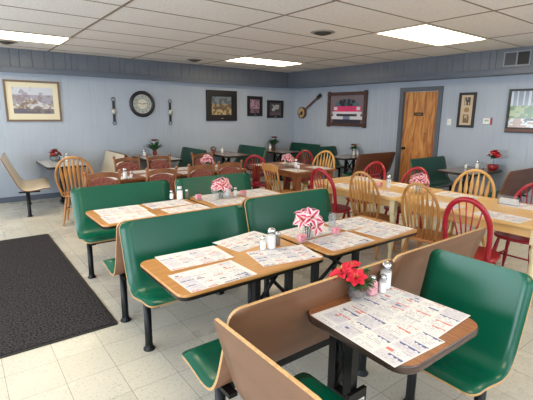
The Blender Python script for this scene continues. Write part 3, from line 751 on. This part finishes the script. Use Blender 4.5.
# plain slat-back oak chair
def slatback():
    r_ = thing('slat_back_chair'); b = MB(); b.prism(rrect(.44, .42, .06), .425, .455, 0, 0, .006); b.build('seat', OAK, r_)
    for sx in (-1, 1):
        b = MB(); b.tube([(sx*.17, .17, .43), (sx*.18, .19, .2), (sx*.19, .20, 0)], [.02, .022, .014], 10); b.build('leg', OAK, r_)
        b = MB(); b.tube([(sx*.17, -.17, .43), (sx*.18, -.19, .2), (sx*.19, -.21, 0)], [.02, .022, .014], 10); b.build('leg', OAK, r_)
        b = MB(); b.tube([(sx*.19, -.18, .45), (sx*.195, -.24, .7), (sx*.205, -.28, .86)], [.016, .017, .013], 10); b.build('back_post', OAK, r_)
    b = MB(); n_ = 9
    for i in range(n_-1):
        x0, x1 = -.225+.45*i/(n_-1), -.225+.45*(i+1)/(n_-1)
        y0, y1 = -.29-.03*(1-(x0/.225)**2), -.29-.03*(1-(x1/.225)**2)
        b.add([(x0, y0, .82), (x1, y1, .82), (x1, y1-.01, .92), (x0, y0-.01, .92), (x0, y0+.02, .82), (x1, y1+.02, .82), (x1, y1+.01, .92), (x0, y0+.01, .92)], [(0, 1, 2, 3), (7, 6, 5, 4), (3, 2, 6, 7), (1, 0, 4, 5), (0, 3, 7, 4), (1, 5, 6, 2)])
    b.build('crest_rail', OAK, r_)
    for k in range(5):
        x = -.12+.06*k; b = MB(); b.tube([(x, -.18, .45), (x*1.1, -.25, .66), (x*1.15, -.30, .84)], [.009, .016, .009], 8, flat=.4); b.build('slat', OAK, r_)
    b = MB(); b.rod((-.18, .18, .2), (-.18, -.19, .2), .01); b.rod((.18, .18, .2), (.18, -.19, .2), .01); b.rod((-.18, 0, .2), (.18, 0, .2), .01); b.build('stretcher', OAK, r_)
    return r_
chair_b('slat', slatback, 3.76, 4.90, -97, 'oak slat-back chair with flat crest rail before the brown lily table', go)
# upholstered chairs
def uphol():
    r_ = thing('upholstered_chair')
    b = MB(); b.prism(rrect(.44, .42, .05), .40, .43, 0, 0); b.build('seat_frame', WOODC, r_)
    b = MB(); b.prism(rrect(.42, .40, .06), .43, .485, 0, 0, .015); b.build('seat', BURG, r_)
    for sx in (-1, 1):
        b = MB(); b.tube([(sx*.19, .18, .42), (sx*.19, .18, .2), (sx*.19, .185, 0)], [.02, .018, .013], 10); b.build('leg', WOODC, r_)
        b = MB(); b.tube([(sx*.20, -.23, 0), (sx*.20, -.20, .3), (sx*.20, -.20, .45), (sx*.205, -.25, .75), (sx*.21, -.28, .90)], [.015, .02, .021, .020, .017], 10)
        b.blob((sx*.212, -.283, .915), (.024, .024, .028)); b.build('back_post', WOODC, r_)
    b = MB(); n_ = 10
    def yb(z): return -.20-.08*(z-.45)/.45
    for i in range(n_):
        x0, x1 = -.20+.40*i/n_, -.20+.40*(i+1)/n_
        def zt_(x): return .885+.025*(1-(x/.2)**2)
        def zl(x): return .80+.05*math.sqrt(max(0, 1-(x/.2)**2))
        y0 = yb(.86); b.add([(x0, y0-.012, zl(x0)), (x1, y0-.012, zl(x1)), (x1, y0-.012, zt_(x1)), (x0, y0-.012, zt_(x0)), (x0, y0+.012, zl(x0)), (x1, y0+.012, zl(x1)), (x1, y0+.012, zt_(x1)), (x0, y0+.012, zt_(x0))],
              [(0, 3, 2, 1), (4, 5, 6, 7), (3, 7, 6, 2), (0, 1, 5, 4)])
    b.build('crest_rail', WOODC, r_)
    b = MB()
    for z in (.52,): b.box((0, yb(z), z), (.40, .022, .04))
    b.build('lower_rail', WOODC, r_)
    b = MB(); seg_ = 24; out = []
    for k in range(seg_+1):
        a = PI*k/seg_; out.append((.175*math.cos(a), .755+.085*math.sin(a)))
    out += [(-.175, .56), (.175, .56)]
    nn = len(out); vs = [(x, yb(z)+o_, z) for o_ in (-.02, .02) for x, z in out]
    b.add(vs, [(k, (k+1) % nn, nn+(k+1) % nn, nn+k) for k in range(nn)]+[tuple(range(nn))[::-1], tuple(range(nn, 2*nn))]); b.build('back_pad', BURG, r_)
    b = MB(); b.rod((-.19, .18, .16), (-.20, -.21, .16), .009); b.rod((.19, .18, .16), (.20, -.21, .16), .009); b.build('stretcher', WOODC, r_)
    return r_
gu = 'upholstered wood-frame chairs'
for x, y, lab in ((1.45, 5.37, 'upholstered wood-frame chair, leftmost of the near row backs'), (2.22, 5.31, 'upholstered wood-frame chair, second from left in the near row'),
                  (2.89, 5.41, 'upholstered wood-frame chair, third from left in the near row'), (3.42, 5.46, 'upholstered wood-frame chair, rightmost in the near row beside the red one')):
    chair_b('uph', uphol, x, y+.0, 0, lab, gu)
for x, y, lab in ((2.30, 7.02, 'upholstered chair in the far row in front of the beige bench'), (2.86, 7.0, 'upholstered chair in the far row below the potted plant'), (3.72, 6.97, 'upholstered chair in the far row behind the red and white flowers')):
    chair_b('uph', uphol, x, y-.0, 180, lab, gu)

# ---------------------------------------------------------------- placemats
def mat_raster(seed):
    rnd = random.Random(seed); W_, H_ = 72, 48; g_ = [[0]*W_ for _ in range(H_)]
    cols = 4; cw = (W_-2)//cols
    for c in range(cols):
        y = 1
        while y < H_-5:
            h = min(rnd.choice((8, 10, 12, 14)), H_-1-y); x0 = 1+c*cw; pale = rnd.random() < .3; col = rnd.choice((0, 1, 2, 1, 3, 2))
            hw = rnd.randint(7, cw-1); xx = x0+rnd.randint(1, cw-7); w2 = rnd.randint(3, 5); icon = rnd.choice((0, 0, 1, 2, 0, 4)); ih = rnd.randint(2, 3)
            for j in range(y, y+h-1):
                for i in range(x0, x0+cw-1):
                    v = 4 if pale else 0
                    if j-y in (0, 1) and col and i < x0+hw: v = col if (j-y == 0 or rnd.random() < .5) else 0
                    elif (j-y) % 2 == 1 and j-y > 1 and x0+1 < i < x0+cw-2 and rnd.random() < .55: v = 3
                    if icon and y+3 <= j < y+3+ih and xx <= i < min(xx+w2, x0+cw-1): v = icon
                    g_[j][i] = v
            for i in range(x0, x0+cw-1): g_[y+h-1][i] = 4
            y += h
    return lambda u_, v_: g_[min(int(v_*H_), H_-1)][min(int(u_*W_), W_-1)]
MATMESH = []
for sd in range(4):
    f_ = mat_raster(sd+11); b = MB(); nx, ny = 72, 48; w_, h = .43, .285
    b.v = [(-w_/2+w_*i/nx, -h/2+h*j/ny, .0012) for j in range(ny+1) for i in range(nx+1)]
    for j in range(ny):
        for i in range(nx):
            a = j*(nx+1)+i; b.f.append([a, a+1, a+nx+2, a+nx+1]); b.m.append(f_((i+.5)/nx, (j+.5)/ny)); b.s.append(False)
    b.box((0, 0, .0005), (w_, h, .0010), 0)
    me = bpy.data.meshes.new('paper_placemat'); me.from_pydata(b.v, [], b.f)
    for m in PAPERS: me.materials.append(m)
    me.polygons.foreach_set('material_index', b.m); MATMESH.append(me)
cnt = 0
def placemat(x, y, deg, label, group, z=.7505, s=1.0):
    global cnt
    o = bpy.data.objects.new('paper_placemat', MATMESH[cnt % 4]); cnt += 1; COL.objects.link(o)
    o.location = (x, y, z); o.rotation_euler = (0, 0, math.radians(deg)); o.scale = (s, s, 1)
    return tag(o, label, 'placemat', group)
gp = 'printed paper placemats'
P1 = 'small square walnut table'
o = placemat(1.375, 1.02, 87, 'printed placemat on the small square walnut table, left one under the jar', gp, s=1.12)
o = placemat(1.665, 1.045, 93, 'printed placemat on the small square walnut table, right one reaching its edge', gp, s=1.08, z=.7522)
for x, y, d, l in [(1.10, 1.955, 1, 'near left corner of the nearest oak-topped table'), (1.15, 2.285, -2, 'far left corner of the nearest oak-topped table'),
                   (1.655, 1.985, -12, 'near right, beside the sugar shaker, on the left nearest oak-topped table'), (1.63, 2.38, 10, 'far right, behind the sugar shaker, on the left nearest oak-topped table'),
                   (2.20, 1.98, -1, 'below the pink lilies, near left of the right nearest oak-topped table'), (2.71, 1.975, 6, 'near right corner of the right nearest oak-topped table'),
                   (2.66, 2.26, -4, 'far right corner of the right nearest oak-topped table'), (2.17, 2.30, 3, 'far left corner behind the pink lilies'),
                   ]:
    placemat(x, y, d, 'printed placemat at '+l, gp)
for x, y, d, l in [(1.16, 3.56, 0, 'near left on the second row left table'), (1.18, 3.86, 0, 'far left on the second row left table'), (1.66, 3.87, 0, 'far right on the second row left table'),
                   (1.72, 3.54, 4, 'near right on the second row left table'), (2.26, 3.62, -3, 'near left on the second row right table, before the glass vase'),
                   (2.76, 3.62, 2, 'near right on the second row right table'), (2.76, 3.91, 0, 'far right on the second row right table'), (2.26, 3.93, 0, 'far left on the second row right table')]:
    placemat(x, y, d, 'printed placemat '+l, gp)
for x, y, d, l in [(1.74, 5.83, 'near left of the left'), (2.35, 5.83, 'near right of the left'), (1.74, 6.28, 'far left of the left'), (2.35, 6.28, 'far right of the left'), (2.93, 5.83, 'near left of the right'),
                   (3.60, 5.83, 'near right of the right'), (2.93, 6.28, 'far left of the right'), (3.60, 6.28, 'far right of the right')] and [(a, b_, 0, c) for a, b_, c in [(1.74, 5.83, 'near left of the left'), (2.35, 5.83, 'near right of the left'), (1.74, 6.28, 'far left of the left'), (2.35, 6.28, 'far right of the left'), (2.93, 5.83, 'near left of the right'),
                   (3.60, 5.83, 'near right of the right'), (2.93, 6.28, 'far left of the right'), (3.60, 6.28, 'far right of the right')]]:
    placemat(x, y, d, 'printed placemat at the '+l+' table among upholstered chairs', gp)
for x, y, d, l in [(4.45, 5.10, 90, 'near left'), (4.45, 5.85, 90, 'far left'), (5.02, 5.12, 90, 'near right'), (5.02, 5.85, 90, 'far right')]:
    placemat(x, y, d, 'printed placemat at the '+l+' of the brown table with lilies', gp)
for x, y, d, l in [(4.02, 3.55, 90, 'before the red chair at the far end of the pine table'), (4.03, 2.98, 92, 'before the left oak chair on the pine table'), (4.68, 3.80, 90, 'opposite the red chair by the brown bench, on pine table'),
                   (4.70, 3.10, 90, 'before the red chair behind the lilies'), (4.00, 2.25, 90, 'before the oak chair just left of the nearest red chair'), (4.00, 1.63, 88, 'before the nearest red fan-back chair'),
                   (4.62, 2.40, 90, 'before the honey oak chair behind the pine table'), (4.66, 1.66, 88, 'under the clear holder on the pine table')]:
    placemat(x, y, d, 'printed placemat '+l, gp)

# ---------------------------------------------------------------- condiments
def shaker(h=.085, r_=.021, fill=.8, key='salt', fillm=None):
    def mk():
        o = thing({'salt': 'salt_shaker', 'pepper': 'pepper_shaker'}.get(key, 'sugar_pourer'))
        b = MB(); b.lathe([(r_*.95, 0), (r_, .004), (r_*.98, h*.7), (r_*.8, h*.8)], seg=14); b.build('glass_body', GLASS, o)
        b = MB(); b.lathe([(r_*.86, .004), (r_*.88, .008), (r_*.86, h*.75*fill)], seg=12); b.build('contents', fillm or SALT, o)
        b = MB(); b.lathe([(r_*.86, h*.78), (r_*.9, h*.80), (r_*.88, h*.93), (r_*.5, h), (.002, h*1.01)], seg=14); b.build('metal_cap', CHROME, o)
        return o
    return mk
def pinkjar():
    o = thing('sweetener_jar'); b = MB(); b.lathe([(.030, 0), (.035, .01), (.035, .07), (.022, .088)], seg=14); b.build('glass_body', GLASS, o)
    b = MB(); b.lathe([(.026, .004), (.033, .012), (.033, .068), (.02, .08)], seg=12); b.build('contents', PINK, o)
    b = MB(); b.lathe([(.022, .087), (.022, .098), (.014, .108), (.002, .109)], seg=14); b.build('metal_cap', CHROME, o); return o
def packets():
    o = thing('sweetener_packets'); b = MB(); b.box((0, 0, .012), (.06, .045, .024)); b.build('holder', GLASS, o)
    b = MB()
    for k in range(7):
        b.box((-.024+.008*k, 0, .034), (.004, .042, .05), rot=Matrix.Rotation(math.radians(-6+2*k), 3, 'Y'))
    b.build('packet_stack', PINK, o); return o
def tumbler():
    o = thing('drinking_glass'); b = MB(); b.lathe([(.026, 0), (.033, .12), (.031, .12), (.025, .008), (.001, .008)], seg=16); b.build('glass_body', GLASS, o)
    return o
def item(key, mk, x, y, label, cat, group=None, rz=0, z=.75): return place(key, mk, (x, y, z), rz, label, cat, group)
PE = shaker(.10, .022, .8, 'pepper', mat('ground_pepper', (110, 88, 70), .9))
SA, SU = shaker(.10, .022), shaker(.148, .033, .85, 'sugar')
gs, gg = 'salt shakers', 'glass sugar pourers'
Z1 = .7535
item('salt', SA, 1.700, 1.225, 'small salt shaker between pink jar and sugar pourer, nearest table', 'shaker', gs, z=Z1)
item('sugar', SU, 1.762, 1.255, 'tall sugar pourer with metal lid on the nearest table', 'sugar pourer', gg, z=Z1)
item('pink', pinkjar, 1.632, 1.245, 'pink jar with metal lid between poinsettia and salt shaker', 'jar', z=Z1)
Z2 = .7520
item('salt', SA, 1.600, 2.145, 'small salt shaker left of the sugar pourer, table before green bench', 'shaker', gs, z=Z2)
item('sugar', SU, 1.665, 2.135, 'sugar pourer in the middle of the nearest oak-topped table', 'sugar pourer', gg, z=Z2)
item('pepper', PE, 1.745, 2.165, 'small brown pepper shaker right of the sugar pourer', 'shaker', gs, z=Z2)
item('packets', packets, 1.925, 2.11, 'pink sweetener packets left of the nearest lilies', 'packets', 'pink sweetener packets', z=Z2)
item('packets', packets, 2.27, 2.10, 'pink sweetener packets right of the nearest lilies', 'packets', 'pink sweetener packets', z=Z2)
item('tumbler', tumbler, 2.41, 2.27, 'clear glass right of the nearest pink lilies', 'glass', 'clear glasses', z=Z2)
item('tumbler', tumbler, 2.33, 2.20, 'clear glass directly behind the right pink packets', 'glass', 'clear glasses', z=Z2)
item('salt', SA, 1.79, 4.06, 'salt shaker on the second row table, leftmost of its cluster', 'shaker', gs, z=.7525)
item('sugar', SU, 1.86, 4.00, 'sugar pourer on the second row left table', 'sugar pourer', gg, z=.7525)
item('pepper', PE, 1.945, 4.01, 'small brown pepper shaker on the second row left table', 'shaker', gs, z=.7525)
item('packets', packets, 2.01, 3.86, 'pink sweetener packets left of the second row lilies', 'packets', 'pink sweetener packets', z=.7525)
item('tumbler', tumbler, 2.14, 3.745, 'clear glass in front of the second row lilies', 'glass', 'clear glasses', z=.7525)
item('sugar', SU, 2.39, 3.87, 'sugar pourer right of the second row lilies', 'sugar pourer', gg, z=.7525)
item('salt', SA, 2.46, 3.83, 'salt shaker right of the second row lilies', 'shaker', gs, z=.7525)
item('packets', packets, 2.54, 3.79, 'pink sweetener packets right of the second row lilies', 'packets', 'pink sweetener packets', z=.7525)
item('sugar', SU, 1.84, 5.72, 'sugar pourer behind the left green bench, on the chair-lined table', 'sugar pourer', gg, z=.7525)
item('salt', SA, 1.92, 5.70, 'salt shaker behind the left green bench, on the chair-lined table', 'shaker', gs, z=.7525)
item('sugar', SU, 4.70, 5.36, 'sugar pourer beside the lilies on the brown table', 'sugar pourer', gg, z=.7505)
item('salt', SA, 4.62, 5.20, 'salt shaker beside the lilies on the brown table', 'shaker', gs, z=.7525)
item('sugar', SU, 4.46, 3.24, 'sugar pourer on the far end of the pine table', 'sugar pourer', gg, z=.7505)
item('packets', packets, 4.33, 3.28, 'pink sweetener packets on the far end of the pine table', 'packets', 'pink sweetener packets', z=.7505)
item('salt', SA, 4.35, 3.16, 'salt shaker on the far end of the pine table', 'shaker', gs, z=.7505)
item('salt', SA, 1.56, 8.42, 'shaker beside the poinsettia on the far left pale table', 'shaker', gs)
item('sugar', SU, 1.63, 8.40, 'sugar pourer beside the poinsettia on the far left pale table', 'sugar pourer', gg)
item('sugar', SU, 3.16, 8.48, 'sugar pourer left of the plant under the clock', 'sugar pourer', gg)
item('sugar', SU, 5.00, 8.36, 'sugar pourer on the dark table below the cottage painting', 'sugar pourer', gg)
item('sugar', SU, 6.60, 8.58, 'sugar pourer on the dark table beside the room corner', 'sugar pourer', gg)
item('sugar', SU, 7.33, 6.34, 'sugar pourer on the dark table below the car poster', 'sugar pourer', gg)
item('salt', SA, 7.40, 6.28, 'salt shaker on the dark table below the car poster', 'shaker', gs)
item('salt', SA, 7.24, 3.65, 'salt shaker on the dark table right of the door', 'shaker', gs)
item('sugar', SU, 7.34, 3.50, 'sugar pourer on the dark table right of the door', 'sugar pourer', gg)
item('tumbler', tumbler, 7.42, 3.44, 'clear glass on the dark table right of the door', 'glass', 'clear glasses')
# clear acrylic holder on pine table
p = thing('menu_holder', (4.60, 1.82, .7505), math.radians(90)); b = MB(); b.box((0, 0, .003), (.20, .07, .006)); b.box((0, .03, .05), (.20, .004, .10), rot=None); b.box((-.098, 0, .04), (.004, .07, .08)); b.box((.098, 0, .04), (.004, .07, .08)); b.build('holder', GLASS, p)
b = MB(); b.box((0, 0, .035), (.17, .04, .055)); b.build('papers', PAPER, p); tag(p, 'clear acrylic holder with papers on the pine table near right edge', 'menu holder'); p.location.z = .7525

# ---------------------------------------------------------------- flowers
def petal(b, base, az, el, L_, w_, mi_in, mi_out, curl=.5):
    """a curved pointed petal, centre strip in mi_in and edges in mi_out"""
    d = Vector((math.cos(az), math.sin(az), 0)); sd = Vector((-math.sin(az), math.cos(az), 0)); n_ = 5; rows = []
    for i in range(n_+1):
        t = i/n_; e = el-curl*t; wv = w_*math.sin(PI*min(t*.9+.08, 1))**.8
        if i == 0: p_ = Vector(base)
        else: p_ = p_+(d*math.cos(e)+Vector((0, 0, 1))*math.sin(e))*L_/n_
        rows.append([p_-sd*wv+Vector((0, 0, .25*wv)), p_-sd*wv*.42, p_+Vector((0, 0, -.1*wv)), p_+sd*wv*.42, p_+sd*wv+Vector((0, 0, .25*wv))])
    vs = [q for r_ in rows for q in r_]
    for k, mi in enumerate((mi_out, mi_in, mi_in, mi_out)):
        b_ = [(i*5+k, i*5+k+1, (i+1)*5+k+1, (i+1)*5+k) for i in range(n_)]
        if k == 0: n0 = len(b.v); b.v += [tuple(q) for q in vs]
        for q in b_: b.f.append([n0+z for z in q]); b.m.append(mi); b.s.append(True)
def flower(parent, c, L_, w_, mats, seed, n_=6, el=.9, curl=1.2, name='flower', tilt=(0, 0)):
    rnd = random.Random(seed); b = MB(); a0 = rnd.random()*6
    for k in range(n_): petal(b, (0, 0, 0), a0+2*PI*k/n_, el+rnd.uniform(-.15, .15), L_, w_, 1, 0, curl)
    for k in range(5):
        a = a0+k*1.26; b.rod((0, 0, 0), (math.cos(a)*L_*.2, math.sin(a)*L_*.2, L_*.55), .0015, seg=5, mi=2)
    R_ = Matrix.Rotation(tilt[1], 3, 'Z') @ Matrix.Rotation(tilt[0], 3, 'Y')
    b.v = [tuple(R_ @ Vector(q)+Vector(c)) for q in b.v]
    return b.build(name, mats, parent)
def leaves(parent, zc, n_, L_, w_, m, seed, name='foliage', el=.4):
    rnd = random.Random(seed); b = MB()
    for k in range(n_): petal(b, (rnd.uniform(-.015, .015), rnd.uniform(-.015, .015), zc+rnd.uniform(-.02, .02)), rnd.random()*6.3, el+rnd.uniform(-.3, .5), L_*rnd.uniform(.7, 1.1), w_, 0, 0, .8)
    return b.build(name, m, parent)
def lily_vase(big=1.0):
    def mk():
        o = thing('lily_arrangement'); b = MB()
        b.lathe([(.030, 0), (.040, .01), (.042, .08), (.040, .085), (.037, .08), (.035, .012), (.001, .01)], seg=18); b.build('glass_vase', GLASS, o)
        b = MB()
        for k in range(6): b.rod((.015*math.cos(k), .015*math.sin(k), .012), (.03*math.cos(k), .03*math.sin(k), .13), .003)
        b.build('stems', LEAF, o); leaves(o, .10, 10, .08, .014, LEAF, 3)
        M3 = [PETALW, PETALP, GOLD]
        for i, (az, rr, zz, tl) in enumerate([(.8, .015, .195, .5), (.2, .055, .155, .9), (1.3, .05, .165, .8), (2.4, .06, .145, 1.0), (3.4, .06, .15, 1.0), (4.3, .055, .165, .85), (5.3, .06, .14, 1.0), (4.7, .075, .115, 1.3)]):
            flower(o, (rr*math.cos(az), rr*math.sin(az), zz), (.062+.010*(i % 3))*big, .019*big, M3, 20+i, el=1.0, curl=1.35, tilt=(tl, az))
        return o
    return mk
LV = lily_vase(1.2); gl = 'pink and white lily arrangements'
item('lily', LV, 2.03, 2.16, 'pink and white lilies in a glass vase on the nearest oak-topped table', 'flowers', gl, z=.7522)
item('lily', LV, 2.24, 3.78, 'pink and white lilies on the second row booth table', 'flowers', gl, rz=1, z=.7505)
item('lily', LV, 4.60, 5.47, 'pink and white lilies on the brown table between red chairs', 'flowers', gl, rz=2, z=.7505)
item('lily', LV, 4.42, 2.78, 'pink and white lilies on the pine table before the door', 'flowers', gl, rz=.5, z=.7505)
item('lily', LV, 3.31, 6.02, 'red and white lilies on the table among upholstered chairs', 'flowers', gl, rz=3, z=.7505)
# poinsettia jar (nearest table)
def poin_jar():
    o = thing('poinsettia_arrangement'); b = MB(); b.lathe([(.034, 0), (.044, .008), (.048, .035), (.046, .07), (.040, .085), (.037, .078), (.043, .035), (.038, .012), (.001, .01)], seg=18); b.build('glass_jar', GLASS, o)
    b = MB(); b.blob((0, 0, .042), (.038, .038, .034), seg=12); b.build('potpourri', CONE, o)
    flower(o, (-.085, .035, .155), .075, .022, [PETALR, PETALR, GOLD], 5, 8, .4, .7, 'flower', tilt=(-.5, -.5)); flower(o, (-.02, .03, .165), .055, .02, [PETALR, PETALR, GOLD], 6, 7, .9, .9, 'flower', tilt=(-.2, 0)); flower(o, (-.055, -.03, .135), .06, .02, [PETALR, PETALR, GOLD], 16, 7, .9, .9, 'flower', tilt=(-.6, .6))
    leaves(o, .105, 130, .09, .007, LEAF, 9, 'evergreen_sprig', .5)
    for c in ((.012, -.034, .125), (-.015, -.04, .088), (.04, .0, .118)):
        b = MB(); b.blob(c, (.020, .020, .025), seg=10)
        for k in range(14):
            a = k*2.4; z = -.018+.0026*k; rr = .021*math.cos(z*45); b.box((c[0]+rr*math.cos(a), c[1]+rr*math.sin(a), c[2]+z), (.009, .009, .003))
        b.build('pine_cone', CONE, o)
    return o
item('pjar', poin_jar, 1.528, 1.245, 'red poinsettia with evergreen and pine cones in a glass jar', 'flowers', z=Z1-.001)
def poin_pot(petm, potm, zs, key):
    def mk():
        o = thing('flower_pot'); b = MB(); b.lathe([(.055, 0), (.085, .03), (.09, .09), (.075, .10)], seg=14); b.build('pot', potm, o)
        b = MB(); b.rod((0, 0, .08), (0, 0, zs), .004); b.build('stem', LEAF, o)
        leaves(o, zs-.05, 16, .12, .03, LEAF, 4)
        for i in range(9):
            az = i*2.4; rr = .02+.008*i; zz = zs+.06-.012*i
            flower(o, (rr*math.cos(az), rr*math.sin(az), zz), .06, .024, [petm, petm, GOLD], 30+i, 6, .8, 1.0, tilt=(.1*i, az))
        return o
    return mk
item('potd', poin_pot(DRED, mat('glass_grey', (120, 126, 130), .2), .15, 'd'), 1.45, 8.50, 'dark red poinsettia in a grey bowl on the far left pale table', 'flowers', z=.75)
item('potr', poin_pot(PETALR, POTRED, .27, 'r'), 7.36, 3.24, 'red flowers in a red pot on the dark table right of the door', 'flowers', z=.75)
def plant(hh, key):
    def mk():
        o = thing('potted_plant'); b = MB(); b.lathe([(.03, 0), (.045, .03), (.045, .09), (.038, .10)], seg=14); b.build('pot', POTRED if key == 'a' else mat('dark_vase', (74, 58, 52), .4), o)
        leaves(o, .10, 44, hh*1.35, .024, LEAF, 8, 'foliage', 1.1)
        for i in range(3): flower(o, (.03*math.cos(i*2.1), .03*math.sin(i*2.1), .09+hh*1.15), .085, .024, [DRED, DRED, GOLD], 40+i, 5, .8, .6)
        return o
    return mk
item('planta', plant(.19, 'a'), 3.42, 8.55, 'dark leafy plant with red tips under the clock', 'plant', z=.75)
item('plantb', plant(.17, 'b'), 6.74, 8.60, 'dark leafy plant on the table below the small grey print', 'plant', z=.75)
item('plantc', plant(.10, 'c'), 7.42, 6.42, 'small dark red arrangement in a vase below the car poster', 'plant', z=.75)
def candle():
    o = thing('wreath_candle'); b = MB(); b.lathe([(.03, 0), (.04, .01), (.035, .05), (.03, .10)], seg=12); b.build('candle_jar', mat('candle_red', (120, 50, 44), .4), o)
    b = MB(); b.tube([(.055*math.cos(2*PI*k/14), 0, .09+.055*math.sin(2*PI*k/14)) for k in range(14)], .013, 6, closed=True); b.build('wreath', mat('wreath_green', (70, 66, 52), .8), o); return o
item('candle', candle, 4.78, 8.38, 'small wreath and candle on the dark table below the cottage painting', 'candle', rz=math.radians(-30), z=.75)
bpy.context.view_layer.update()
